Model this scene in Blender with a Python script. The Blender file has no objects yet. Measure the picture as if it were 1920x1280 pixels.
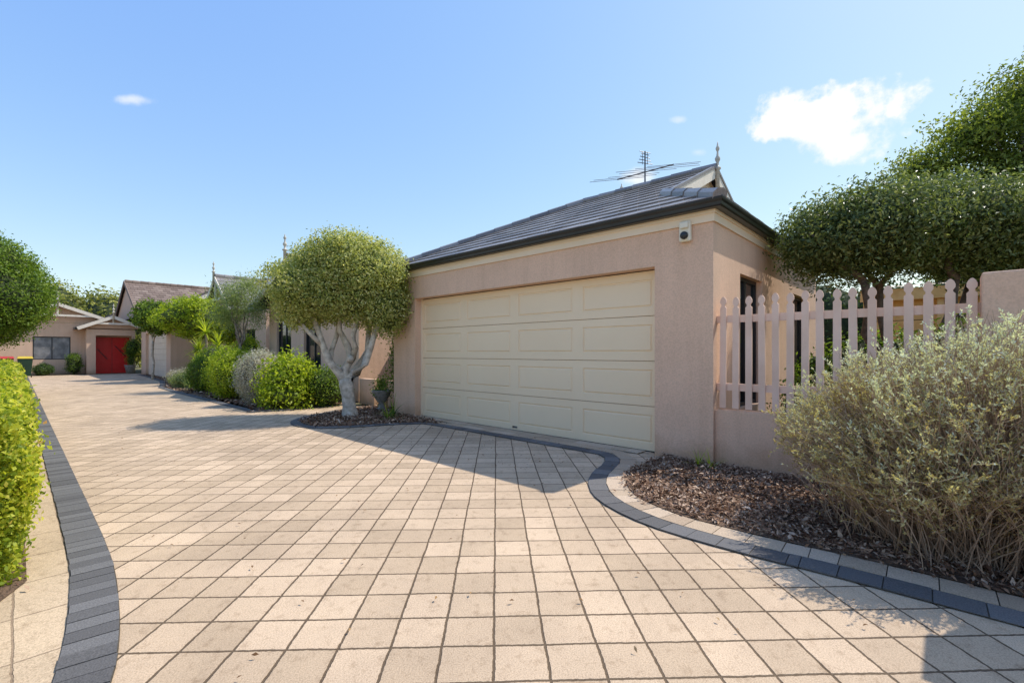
import bpy, bmesh, math, random
import numpy as np
from mathutils import Vector
random.seed(7); RNG=np.random.default_rng(7)
S=bpy.context.scene
COL=S.collection
rad=math.radians

# ------------------------------------------------------------------ helpers
def newmesh(name, verts, faces, mat=None, smooth=False):
    me=bpy.data.meshes.new(name); me.from_pydata([tuple(v) for v in verts],[],faces); me.update()
    if smooth:
        me.polygons.foreach_set('use_smooth',[True]*len(me.polygons))
    o=bpy.data.objects.new(name,me); COL.objects.link(o)
    if mat: me.materials.append(mat)
    return o
def group(name, objs, loc=(0,0,0)):
    e=bpy.data.objects.new(name,None); COL.objects.link(e); e.empty_display_size=.2
    for o in objs:
        if o is not None: o.parent=e
    return e
class MB:
    """mesh builder"""
    def __init__(s): s.v=[]; s.f=[]
    def box(s,x0,x1,y0,y1,z0,z1):
        b=len(s.v)
        s.v+=[(x0,y0,z0),(x1,y0,z0),(x1,y1,z0),(x0,y1,z0),(x0,y0,z1),(x1,y0,z1),(x1,y1,z1),(x0,y1,z1)]
        s.f+=[tuple(b+i for i in q) for q in [(0,3,2,1),(4,5,6,7),(0,1,5,4),(1,2,6,5),(2,3,7,6),(3,0,4,7)]]
    def hexa(s,p):
        b=len(s.v); s.v+=[tuple(q) for q in p]
        s.f+=[tuple(b+i for i in q) for q in [(0,3,2,1),(4,5,6,7),(0,1,5,4),(1,2,6,5),(2,3,7,6),(3,0,4,7)]]
    def beam(s,a,b_,w,h,up=(0,0,1)):
        a=Vector(a); b_=Vector(b_); d=(b_-a).normalized(); up=Vector(up)
        r=d.cross(up).normalized()*(w/2); u=r.cross(d).normalized()*(h/2)
        s.hexa([a-r-u,a+r-u,b_+r-u,b_-r-u,a-r+u,a+r+u,b_+r+u,b_-r+u])
    def tube(s,pts,radii,n=8,caps=True):
        pts=[Vector(p) for p in pts]; b=len(s.v)
        ref=Vector((.31,.2,.93))
        for i,p in enumerate(pts):
            d=(pts[min(i+1,len(pts)-1)]-pts[max(i-1,0)]).normalized()
            rf=ref if abs(d.dot(ref))<.95 else Vector((1,0,0))
            x=d.cross(rf).normalized(); y=d.cross(x).normalized()
            for k in range(n):
                t=2*math.pi*k/n
                s.v.append(tuple(p+(x*math.cos(t)+y*math.sin(t))*radii[i]))
        for i in range(len(pts)-1):
            for k in range(n):
                k2=(k+1)%n
                s.f.append((b+i*n+k,b+i*n+k2,b+(i+1)*n+k2,b+(i+1)*n+k))
        if caps:
            s.f.append(tuple(b+k for k in range(n))[::-1]); s.f.append(tuple(b+(len(pts)-1)*n+k for k in range(n)))
    def lathe(s,x,y,prof,n=14):
        b=len(s.v)
        for (r,z) in prof:
            for k in range(n):
                t=2*math.pi*k/n; s.v.append((x+r*math.cos(t),y+r*math.sin(t),z))
        for i in range(len(prof)-1):
            for k in range(n):
                k2=(k+1)%n; s.f.append((b+i*n+k,b+i*n+k2,b+(i+1)*n+k2,b+(i+1)*n+k))
        s.f.append(tuple(b+k for k in range(n))[::-1]); s.f.append(tuple(b+(len(prof)-1)*n+k for k in range(n)))
    def obj(s,name,mat,smooth=False,bevel=0):
        o=newmesh(name,s.v,s.f,mat,smooth)
        if bevel:
            m=o.modifiers.new('bev','BEVEL'); m.width=bevel; m.segments=2; m.limit_method='ANGLE'
        return o

# ------------------------------------------------------------------ materials
def nt(name):
    m=bpy.data.materials.new(name); m.use_nodes=True
    t=m.node_tree; b=t.nodes['Principled BSDF']; return m,t,b
def N(t,typ,**kw):
    n=t.nodes.new(typ)
    for k,v in kw.items(): setattr(n,k,v)
    return n
def ramp(t,stops):
    r=N(t,'ShaderNodeValToRGB'); e=r.color_ramp.elements
    while len(e)<len(stops): e.new(.5)
    for i,(p,c) in enumerate(stops):
        e[i].position=p; e[i].color=(*c,1) if len(c)==3 else c
    return r
def coords(t,scale=1,rot=0):
    tc=N(t,'ShaderNodeTexCoord'); mp=N(t,'ShaderNodeMapping')
    mp.inputs['Scale'].default_value=(scale,)*3; mp.inputs['Rotation'].default_value=(0,0,rot)
    t.links.new(tc.outputs['Object'],mp.inputs[0]); return mp.outputs[0]
def noise(t,vec,scale,detail=4,rough=.55):
    n=N(t,'ShaderNodeTexNoise'); n.inputs['Scale'].default_value=scale; n.inputs['Detail'].default_value=detail; n.inputs['Roughness'].default_value=rough
    t.links.new(vec,n.inputs['Vector']); return n.outputs['Fac']
def mixc(t,fac,a,b,mode='MIX'):
    n=N(t,'ShaderNodeMix',data_type='RGBA',blend_type=mode)
    for s,v in ((n.inputs[0],fac),(n.inputs[6],a),(n.inputs[7],b)):
        if isinstance(v,bpy.types.NodeSocket): t.links.new(v,s)
        elif isinstance(v,(int,float)): s.default_value=v
        else: s.default_value=(*v,1)
    return n.outputs[2]
def bump(t,b,h,strength=.3,dist=.01,prev=None):
    n=N(t,'ShaderNodeBump'); n.inputs['Strength'].default_value=strength; n.inputs['Distance'].default_value=dist
    t.links.new(h,n.inputs['Height'])
    if prev: t.links.new(prev,n.inputs['Normal'])
    t.links.new(n.outputs[0],b.inputs['Normal']); return n.outputs[0]
def simple(name,c1,c2,scale=6,rough=.7,bs=60,bstr=.2,bd=.004,lo=.35,hi=.65,metal=0,spec=.5):
    m,t,b=nt(name); v=coords(t)
    f=noise(t,v,scale,5); r=ramp(t,[(lo,c1),(hi,c2)]); t.links.new(f,r.inputs[0])
    t.links.new(r.outputs[0],b.inputs['Base Color']); b.inputs['Roughness'].default_value=rough; b.inputs['Metallic'].default_value=metal
    b.inputs['Specular IOR Level'].default_value=spec
    if bstr: bump(t,b,noise(t,v,bs,3),bstr,bd)
    return m
def stucco(name,c,var=.12,dirt=True):
    m,t,b=nt(name); v=coords(t)
    c2=tuple(x*(1-var) for x in c)
    r=ramp(t,[(.3,c2),(.7,c)]); t.links.new(noise(t,v,1.3,6,.65),r.inputs[0])
    out=r.outputs[0]
    sp=ramp(t,[(.35,(.84,.84,.84)),(.6,(1,1,1))]); t.links.new(noise(t,v,55,3),sp.inputs[0])
    out=mixc(t,.8,out,sp.outputs[0],'MULTIPLY')
    if dirt:
        sx=N(t,'ShaderNodeSeparateXYZ'); t.links.new(v,sx.inputs[0])
        ad=N(t,'ShaderNodeMath',operation='MULTIPLY_ADD'); t.links.new(noise(t,v,4,5),ad.inputs[0]); ad.inputs[1].default_value=.5; 
        ad.inputs[2].default_value=-.25
        ad2=N(t,'ShaderNodeMath',operation='SUBTRACT'); t.links.new(sx.outputs[2],ad2.inputs[0]); t.links.new(ad.outputs[0],ad2.inputs[1])
        dr=ramp(t,[(0,(.70,.62,.54)),(.30,(1,1,1))]); t.links.new(ad2.outputs[0],dr.inputs[0])
        out=mixc(t,.85,out,dr.outputs[0],'MULTIPLY')
        # faint vertical weather streaks
        mp=N(t,'ShaderNodeMapping'); mp.inputs['Scale'].default_value=(7,7,.5); t.links.new(v,mp.inputs[0])
        st=ramp(t,[(.3,(.88,.86,.84)),(.55,(1,1,1))]); t.links.new(noise(t,mp.outputs[0],1.0,5,.6),st.inputs[0])
        out=mixc(t,.55,out,st.outputs[0],'MULTIPLY')
    t.links.new(out,b.inputs['Base Color']); b.inputs['Roughness'].default_value=.9; b.inputs['Specular IOR Level'].default_value=.2
    p=bump(t,b,noise(t,v,90,4,.7),.6,.007)
    bump(t,b,noise(t,v,9,3),.25,.02,p)
    return m
def pavers(name,size,rot,ca,cb,cm,mortar=.006,w=None):
    m,t,b=nt(name); v=coords(t,1,rot)
    br=N(t,'ShaderNodeTexBrick'); br.offset=0; br.squash=1
    br.inputs['Scale'].default_value=1; br.inputs['Brick Width'].default_value=w or size; br.inputs['Row Height'].default_value=size
    br.inputs['Mortar Size'].default_value=mortar; br.inputs['Mortar Smooth'].default_value=.35
    br.inputs['Color1'].default_value=(*ca,1); br.inputs['Color2'].default_value=(*cb,1); br.inputs['Mortar'].default_value=(*cm,1)
    wn=N(t,'ShaderNodeTexNoise'); wn.inputs['Scale'].default_value=3.5; t.links.new(v,wn.inputs['Vector'])
    vm=N(t,'ShaderNodeVectorMath',operation='MULTIPLY_ADD'); vm.inputs[1].default_value=(.016,.016,0)
    t.links.new(wn.outputs['Color'],vm.inputs[0]); t.links.new(v,vm.inputs[2])
    fn=N(t,'ShaderNodeTexNoise'); fn.inputs['Scale'].default_value=40; t.links.new(v,fn.inputs['Vector'])
    vm2=N(t,'ShaderNodeVectorMath',operation='MULTIPLY_ADD'); vm2.inputs[1].default_value=(.009,.009,0)
    t.links.new(fn.outputs['Color'],vm2.inputs[0]); t.links.new(vm.outputs[0],vm2.inputs[2])
    t.links.new(vm2.outputs[0],br.inputs['Vector'])
    out=br.outputs['Color']
    r1=ramp(t,[(.3,(.74,.73,.72)),(.62,(1.04,1.03,1.0))]); t.links.new(noise(t,v,.8,6,.7),r1.inputs[0])
    out=mixc(t,.85,out,r1.outputs[0],'MULTIPLY')
    r2=ramp(t,[(.3,(.50,.46,.42)),(.5,(1,1,1)),(.72,(1.35,1.33,1.29))]); t.links.new(noise(t,v,150,3,.85),r2.inputs[0])
    out=mixc(t,.9,out,r2.outputs[0],'MULTIPLY')
    r3=ramp(t,[(.28,(.62,.58,.54)),(.47,(1,1,1))]); t.links.new(noise(t,v,14,5,.7),r3.inputs[0])
    out=mixc(t,.75,out,r3.outputs[0],'MULTIPLY')
    t.links.new(out,b.inputs['Base Color']); b.inputs['Roughness'].default_value=.88; b.inputs['Specular IOR Level'].default_value=.2
    inv=N(t,'ShaderNodeMath',operation='SUBTRACT'); inv.inputs[0].default_value=1; t.links.new(br.outputs['Fac'],inv.inputs[1])
    p=bump(t,b,noise(t,v,170,2,.8),.4,.003)
    bump(t,b,inv.outputs[0],.8,.008,p)
    return m
def island(name,stops,rough=.85,bs=120,mult=.7,spec=.25):
    m,t,b=nt(name); g=N(t,'ShaderNodeNewGeometry'); v=coords(t)
    r=ramp(t,stops); t.links.new(g.outputs['Random Per Island'],r.inputs[0])
    r2=ramp(t,[(.35,(.6,.6,.6)),(.65,(1.18,1.18,1.18))]); t.links.new(noise(t,v,bs,3,.7),r2.inputs[0])
    t.links.new(mixc(t,mult,r.outputs[0],r2.outputs[0],'MULTIPLY'),b.inputs['Base Color'])
    b.inputs['Roughness'].default_value=rough; b.inputs['Specular IOR Level'].default_value=spec
    bump(t,b,noise(t,v,bs,3,.7),.4,.004)
    return m
def leafmat(name,stops,trans=.35,rough=.5,spec=.35):
    m,t,b=nt(name); a=N(t,'ShaderNodeAttribute',attribute_name='tone')
    r=ramp(t,stops); t.links.new(a.outputs['Fac'],r.inputs[0])
    t.links.new(r.outputs[0],b.inputs['Base Color']); b.inputs['Roughness'].default_value=rough; b.inputs['Specular IOR Level'].default_value=spec
    tr=N(t,'ShaderNodeBsdfTranslucent'); 
    tc=mixc(t,1.0,r.outputs[0],(1.3,1.3,.7),'MULTIPLY'); t.links.new(tc,tr.inputs['Color'])
    mx=N(t,'ShaderNodeMixShader'); mx.inputs[0].default_value=trans
    t.links.new(b.outputs[0],mx.inputs[1]); t.links.new(tr.outputs[0],mx.inputs[2])
    t.links.new(mx.outputs[0],t.nodes['Material Output'].inputs['Surface']); return m

PINK=(.86,.58,.405)
M_wall=stucco('render_pink',PINK)
M_wall2=stucco('render_pink_far',(.78,.53,.375),.1)
M_cream=simple('cream_paint',(.84,.67,.47),(.88,.71,.52),2,.55,40,.05)
M_door=simple('door_cream',(.89,.69,.455),(.91,.715,.48),1.2,.5,200,.12,.002)
M_black=simple('black_gutter',(.018,.017,.016),(.028,.026,.024),3,.35,20,.03)
M_frame=simple('window_frame',(.02,.022,.024),(.03,.03,.032),3,.4,20,0)
M_white=simple('offwhite_paint',(.76,.67,.55),(.84,.75,.63),5,.5,30,.1)
M_fin=simple('finial_paint',(.46,.42,.34),(.64,.58,.48),9,.55,30,.1)
M_picket=simple('picket_pink',(.77,.52,.38),(.87,.61,.47),3,.65,90,.25,.003)
M_tile=island('roof_tile_dark',[(0,(.16,.138,.13)),(.5,(.24,.21,.198)),(1,(.33,.295,.275))],.36,50,.6,.6)
M_tile2=island('roof_tile_brown',[(0,(.16,.115,.092)),(.5,(.22,.16,.13)),(1,(.29,.22,.18))],.8,30,.5)
M_under=simple('roof_underlay',(.02,.017,.017),(.03,.026,.025),3,.9,20,0)
M_drive=pavers('driveway_pavers',.222,rad(45),(.67,.51,.36),(.51,.385,.265),(.155,.11,.072),.0065)
M_path=pavers('path_pavers',.23,rad(0),(.60,.465,.32),(.52,.40,.27),(.34,.25,.17),.005,.46)
M_dark=island('charcoal_pavers',[(0,(.115,.11,.108)),(.5,(.15,.145,.142)),(1,(.19,.184,.18))],.85,150,.9)
M_edge=island('edging_pavers',[(0,(.46,.345,.24)),(.5,(.54,.415,.29)),(1,(.62,.485,.355))],.88,150,.85)
M_joint=simple('joint_sand',(.07,.058,.042),(.11,.09,.065),20,.95,120,.4)
M_soil=simple('mulch_soil',(.08,.046,.028),(.23,.145,.09),14,.95,60,.9,.03)
M_chip=island('bark_chip',[(0,(.10,.047,.027)),(.4,(.25,.14,.085)),(.75,(.44,.285,.185)),(1,(.68,.51,.37))],.85,90,.6)
M_litter=island('dry_leaf',[(0,(.14,.07,.03)),(.6,(.30,.17,.07)),(1,(.42,.28,.14))],.8,90,.3)
M_ground=simple('ground_earth',(.09,.10,.035),(.20,.16,.09),.6,.95,8,.6,.03)
M_bark=simple('pale_bark',(.34,.28,.21),(.75,.66,.55),11,.85,35,.7,.012,.3,.7)
M_bark2=simple('grey_bark',(.18,.14,.11),(.34,.28,.22),14,.9,40,.7,.012)
M_bark3=simple('dark_bark',(.08,.06,.045),(.19,.14,.10),14,.9,40,.7,.012)
M_red=simple('red_door',(.74,.012,.012),(.80,.02,.02),3,.35,40,0)
M_metal=simple('antenna_metal',(.10,.10,.105),(.2,.2,.21),20,.45,30,0,metal=.6)
M_plast=simple('sensor_plastic',(.78,.70,.53),(.82,.74,.58),4,.4,40,0)
M_timber=simple('patio_timber',(.70,.38,.11),(.82,.50,.18),5,.7,40,.3)
M_stone=simple('pot_stone',(.20,.18,.155),(.34,.31,.27),12,.9,60,.6)
M_roller=simple('far_roller',(.72,.57,.41),(.78,.63,.47),3,.6,30,.1)
def glassmat(name,c=(.012,.016,.02)):
    m,t,b=nt(name); b.inputs['Base Color'].default_value=(*c,1); b.inputs['Roughness'].default_value=.04; b.inputs['Specular IOR Level'].default_value=.8
    v=coords(t); bump(t,b,noise(t,v,1.1,2),.04,.05); return m
M_glass=glassmat('window_glass')
M_blind=simple('window_blind',(.14,.14,.145),(.30,.29,.29),3,.25,10,0)

L_varieg=leafmat('leaf_variegated',[(0,(.13,.16,.035)),(.3,(.31,.36,.08)),(.6,(.57,.57,.19)),(1,(.86,.80,.43))],.4)
L_hedge=leafmat('leaf_hedge_yellowgreen',[(0,(.07,.13,.013)),(.35,(.28,.37,.028)),(.7,(.60,.61,.06)),(.93,(.84,.76,.16)),(1,(.46,.17,.06))],.47)
L_dark=leafmat('leaf_dark',[(0,(.025,.05,.013)),(.5,(.06,.11,.024)),(1,(.15,.23,.055))],.3)
L_trim=leafmat('leaf_trimmed',[(0,(.045,.07,.02)),(.5,(.145,.195,.06)),(1,(.41,.45,.19))],.4,.4,.45)
L_tall=leafmat('leaf_tall_tree',[(0,(.05,.075,.015)),(.5,(.19,.25,.04)),(1,(.46,.49,.11))],.5)
L_mid=leafmat('leaf_mid',[(0,(.045,.085,.012)),(.5,(.15,.25,.028)),(1,(.36,.45,.07))],.43)
L_bright=leafmat('leaf_bright',[(0,(.12,.20,.014)),(.5,(.37,.48,.028)),(1,(.68,.70,.08))],.47)
L_grey=leafmat('leaf_greygreen',[(0,(.27,.24,.19)),(.5,(.52,.50,.41)),(1,(.78,.75,.66))],.32,.7)
L_olive=leafmat('leaf_olive',[(0,(.10,.14,.05)),(.5,(.26,.33,.11)),(1,(.48,.52,.22))],.43)
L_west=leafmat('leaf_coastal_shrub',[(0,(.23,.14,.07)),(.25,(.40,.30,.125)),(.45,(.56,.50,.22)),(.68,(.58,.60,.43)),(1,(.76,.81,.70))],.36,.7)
L_twig=leafmat('shrub_twig',[(0,(.24,.16,.105)),(.5,(.47,.345,.24)),(1,(.68,.55,.41))],.0,.9)
L_far=leafmat('leaf_far',[(0,(.09,.12,.028)),(.5,(.26,.28,.055)),(1,(.52,.49,.13))],.38)
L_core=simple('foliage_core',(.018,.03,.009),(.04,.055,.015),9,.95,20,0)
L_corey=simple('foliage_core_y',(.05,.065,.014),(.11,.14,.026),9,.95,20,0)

# ------------------------------------------------------------------ foliage
def quads_obj(name,P,tone,mat):
    n=len(P); me=bpy.data.meshes.new(name)
    me.vertices.add(n*4); me.vertices.foreach_set('co',P.reshape(-1).astype(np.float32))
    me.loops.add(n*4); me.loops.foreach_set('vertex_index',np.arange(n*4,dtype=np.int32))
    me.polygons.add(n); me.polygons.foreach_set('loop_start',np.arange(0,n*4,4,dtype=np.int32)); 
    try: me.polygons.foreach_set('loop_total',np.full(n,4,dtype=np.int32))
    except Exception: pass
    me.update(calc_edges=True)
    a=me.attributes.new('tone','FLOAT','POINT'); a.data.foreach_set('value',np.repeat(np.clip(tone,0,1),4).astype(np.float32))
    me.materials.append(mat); me.validate()
    o=bpy.data.objects.new(name,me); COL.objects.link(o); return o
def unit(a): return a/np.maximum(np.linalg.norm(a,axis=1,keepdims=True),1e-9)
def leaf_quads(P,Nrm,L,W,spread=.8,fold=.12):
    n=len(P)
    nr=unit(Nrm+RNG.normal(size=(n,3))*spread)
    t=unit(np.cross(nr,RNG.normal(size=(n,3)))); t[:,2]+=.15; t=unit(t)
    s=unit(np.cross(nr,t))
    L=(L*RNG.uniform(.6,1.25,n))[:,None]
    W=L*W
    q=np.stack([P-t*L*.5, P+s*W*.5+nr*L*fold+t*L*.05, P+t*L*.5-nr*L*fold, P-s*W*.5+nr*L*fold+t*L*.05],axis=1)
    return q
def lump(d,seed,amp):
    r=np.random.default_rng(seed); out=np.zeros(len(d))
    for f,a in ((2.2,.5),(4.5,.35),(9,.2)):
        for _ in range(3):
            k=r.normal(size=3)*f; out+=a/1.7*np.sin(d@k+r.uniform(0,6.28))
    return 1+amp*out
def foliage(name,ells,n,L,W,mat,seed=1,amp=.12,clump=.12,per=14,inner=.25,spread=.8,tonelo=0,tonehi=1,core=None,corescale=.8):
    E=np.array(ells,float); area=(E[:,3]*E[:,4]+E[:,3]*E[:,5]+E[:,4]*E[:,5]); 
    nc=max(4,n//per); idx=RNG.choice(len(E),nc,p=area/area.sum())
    d=unit(RNG.normal(size=(nc,3)))
    fac=lump(d*1.0+idx[:,None]*1.7,seed,amp)
    depth=1-inner*np.abs(RNG.normal(size=nc))*.6
    C=E[idx,:3]+d*E[idx,3:]*(fac*depth)[:,None]
    keep=np.ones(nc,bool)
    for j in range(len(E)):
        q=np.linalg.norm((C-E[j,:3])/E[j,3:],axis=1); keep&=~((q<.72)&(idx!=j))
    C=C[keep]; d=d[keep]; nc=len(C)
    ct=RNG.uniform(0,1,nc)
    P=np.repeat(C,per,axis=0)+RNG.normal(size=(nc*per,3))*clump
    nrm=np.repeat(d,per,axis=0)
    tone=tonelo+(tonehi-tonelo)*(.42*np.repeat(ct,per)+.58*RNG.uniform(0,1,nc*per))
    o=quads_obj(name,leaf_quads(P,nrm,L,W,spread),tone,mat)
    objs=[o]
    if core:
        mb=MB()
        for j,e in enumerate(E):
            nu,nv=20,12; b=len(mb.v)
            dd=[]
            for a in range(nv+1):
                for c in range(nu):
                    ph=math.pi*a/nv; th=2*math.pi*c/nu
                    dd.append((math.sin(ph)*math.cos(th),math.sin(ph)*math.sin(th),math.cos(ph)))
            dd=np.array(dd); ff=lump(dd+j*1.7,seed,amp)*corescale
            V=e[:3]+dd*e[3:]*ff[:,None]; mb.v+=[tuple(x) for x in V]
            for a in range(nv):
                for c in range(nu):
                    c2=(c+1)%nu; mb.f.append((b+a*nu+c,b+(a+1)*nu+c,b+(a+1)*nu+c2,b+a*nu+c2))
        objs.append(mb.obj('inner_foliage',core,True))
    return objs
def limb(mb,a,b,r0,r1,seg=6,wob=.05,n=8):
    a=Vector(a); b=Vector(b); pts=[];rr=[]
    L=(b-a).length
    for i in range(seg+1):
        f=i/seg; w=math.sin(f*math.pi)*wob*L
        p=a.lerp(b,f)+Vector((random.uniform(-1,1),random.uniform(-1,1),random.uniform(-.4,.6)))*w
        pts.append(p); rr.append((r0+(r1-r0)*f)*random.uniform(.92,1.08))
    mb.tube(pts,rr,n); return pts

# ------------------------------------------------------------------ ground & paving
def sheet(name,poly,z,mat):
    bm=bmesh.new(); vs=[bm.verts.new((x,y,z)) for x,y in poly]; f=bm.faces.new(vs)
    bm.normal_update()
    if f.normal.z<0: f.normal_flip()
    bmesh.ops.triangulate(bm,faces=[f]); me=bpy.data.meshes.new(name); bm.to_mesh(me); bm.free()
    me.materials.append(mat); o=bpy.data.objects.new(name,me); COL.objects.link(o); return o
sheet('ground',[(-400,-400),(400,-400),(400,400),(-400,400)],-.02,M_ground)
sheet('driveway',[(-35.5,-8),(12,-8),(12,5.55),(-35.5,5.55)],0,M_drive)
leftcurve=[(-35.5,.41),(-20,.41),(-10,.41),(-5,.41),(-4,.405),(-3.5,.39),(-3.05,.355),(-2.65,.31),(-2.3,.24),(-1.9,.08),(-1.55,-.2),(-1.3,-.6),(-1.15,-1.2),(-1.1,-4)]
def resample(poly,step):
    P=[Vector((*p,0)) for p in poly]
    out=[]
    for i in range(len(P)-1):
        p0=P[max(i-1,0)];p1=P[i];p2=P[i+1];p3=P[min(i+2,len(P)-1)]
        L=(p2-p1).length; k=max(2,int(L/.05))
        if L>2.0:
            for j in range(k): out.append(p1.lerp(p2,j/k))
        else:
            for j in range(k):
                t=j/k; out.append(.5*((2*p1)+(p2-p0)*t+(2*p0-5*p1+4*p2-p3)*t*t+(3*p1-p0-3*p2+p3)*t**3))
    out.append(P[-1])
    res=[out[0]]; acc=0
    for i in range(1,len(out)):
        seg=(out[i]-out[i-1]); l=seg.length; 
        while acc+l>=step:
            r=(step-acc)/l; q=out[i-1]+seg*r; res.append(q); out[i-1]=q; seg=out[i]-q; l=seg.length; acc=0
        acc+=l
    return res
def bricks(name,poly,off0,off1,step,mat,z0=.004,h=.006,gap=.006):
    R=resample(poly,step); mb=MB(); base=MB()
    nn=[]
    for i,p in enumerate(R):
        d=(R[min(i+1,len(R)-1)]-R[max(i-1,0)]).normalized(); nn.append(Vector((-d.y,d.x,0)))
    for i in range(len(R)-1):
        a,b=R[i],R[i+1]; na,nb=nn[i],nn[i+1]; d=(b-a).normalized()*gap/2
        j=random.uniform(-.002,.002)
        g=gap/2
        w1=na*random.uniform(-.003,.003)
        lo=[a+na*(off0+g)+d+w1,b+nb*(off0+g)-d+w1,b+nb*(off1-g)-d+w1,a+na*(off1-g)+d+w1]
        mb.hexa([Vector((p.x,p.y,z0)) for p in lo]+[Vector((p.x,p.y,z0+h+j)) for p in lo])
        lo=[a+na*off0,b+nb*off0,b+nb*off1,a+na*off1]; k=len(base.v)
        base.v+=[(p.x,p.y,z0) for p in lo]; base.f.append((k,k+1,k+2,k+3))
    o=mb.obj('pavers',mat); o2=base.obj('joints',M_joint)
    return group(name,[o,o2])
bricks('paving_border',leftcurve,-.19,0,.105,M_dark,.008)
sheet('footpath',[(-35.5,.32)]+[(x,y-.09) for x,y in leftcurve[1:]]+[(-1.1,-8),(-35.5,-8)],.004,M_path)
A=[(-9.9,5.75),(-9.75,4.95),(-9.35,4.1),(-8.85,3.5),(-8.2,3.26),(-7.65,3.38),(-7.3,3.8),(-7.1,4.3),(-6.85,4.72),(-6.4,4.93),(-3.5,4.93),(-3.05,4.86),(-2.84,4.55),(-2.72,4.15),(-2.5,3.73),(-2.15,3.38),(-1.65,3.16),(-1.14,3.11),(-.6,3.13),(0,3.16),(6,3.3)]
bricks('paving_border',A,0,.175,.20,M_dark,.008)
B=[(-6.4,4.93),(-3.5,4.93),(-3.05,4.86),(-2.84,4.55),(-2.72,4.15),(-2.5,3.73),(-2.15,3.38),(-1.65,3.16),(-1.14,3.11),(-.6,3.13),(0,3.16),(6,3.3)]
bricks('paving_edging',B,.175,.36,.22,M_edge,.008,.007)
bricks('paving_edging',[(-7.6,5.29),(-2.62,5.29)],0,.2,.2,M_edge,.008,.007)
Cc=[(-33,4.6),(-29,4.5),(-25,4.25),(-22.5,3.85),(-20.5,3.45),(-18.5,3.4),(-11.2,3.38),(-10.75,3.5),(-10.5,3.85),(-10.45,4.5),(-10.5,5.6)]
bricks('paving_border',Cc,0,.175,.20,M_dark,.008)

def mulch(name,poly,z,nchip,size):
    s=sheet('soil',poly,z,M_soil)
    P=np.array(poly); lo=P.min(0); hi=P.max(0); pts=[]
    def inside(x,y):
        c=False;n=len(poly);j=n-1
        for i in range(n):
            xi,yi=poly[i];xj,yj=poly[j]
            if (yi>y)!=(yj>y) and x<(xj-xi)*(y-yi)/(yj-yi)+xi: c=not c
            j=i
        return c
    while len(pts)<nchip:
        x=random.uniform(lo[0],hi[0]); y=random.uniform(lo[1],hi[1])
        if inside(x+random.gauss(0,.05),y+random.gauss(0,.05)): pts.append((x,y,z+.006+abs(random.gauss(0,.018))))
    Q=np.array(pts); nrm=np.tile([0,0,1.],(len(Q),1))
    sz=np.where(RNG.uniform(0,1,len(Q))<.12,size*2.0,size)
    q=leaf_quads(Q,nrm,sz,.38,.5,.05)
    o=quads_obj('bark_chips',q,RNG.uniform(0,1,len(q)),M_chip)
    return group(name,[s,o])
def offs(poly,d):
    R=resample(poly,.15); out=[]
    for i,p in enumerate(R):
        t=(R[min(i+1,len(R)-1)]-R[max(i-1,0)]).normalized(); out.append((p.x-t.y*d,p.y+t.x*d))
    return out
rb=offs([(-2.84,4.6),(-2.72,4.15),(-2.5,3.73),(-2.15,3.38),(-1.65,3.16),(-1.14,3.11),(-.6,3.13),(0,3.16),(2.5,3.22)],.37)
mulch('mulch_bed',[(-2.5,5.34)]+rb+[(2.5,5.36)],.016,28000,.036)
tb=offs(A[:10],.18)
mulch('mulch_bed',tb+[(-6.95,5.26),(-7.6,5.34),(-9.7,5.9)],.012,6000,.05)
mulch('mulch_bed',offs(Cc,.18)+[(-12,5.9),(-33,6.2)],.012,5000,.08)
mulch('mulch_bed',[(-34,-1.1),(-34,.04),(-3.7,.04),(-3.4,-.1),(-3.4,-1.1)],.012,4000,.05)

n=620; P=np.zeros((n,3)); P[:,0]=RNG.uniform(-16,1,n); P[:,1]=RNG.uniform(.5,4.9,n); P[:,2]=.02
k=(RNG.uniform(0,1,n)<.45); P[k,1]=RNG.uniform(3.6,5.2,k.sum()); P[k,0]=RNG.uniform(-8,-2.9,k.sum())
o=quads_obj('leaf_litter',leaf_quads(P,np.tile([0,0,1.],(n,1)),.026,.45,.3,.1),RNG.uniform(0,1,n),M_litter)

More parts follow.
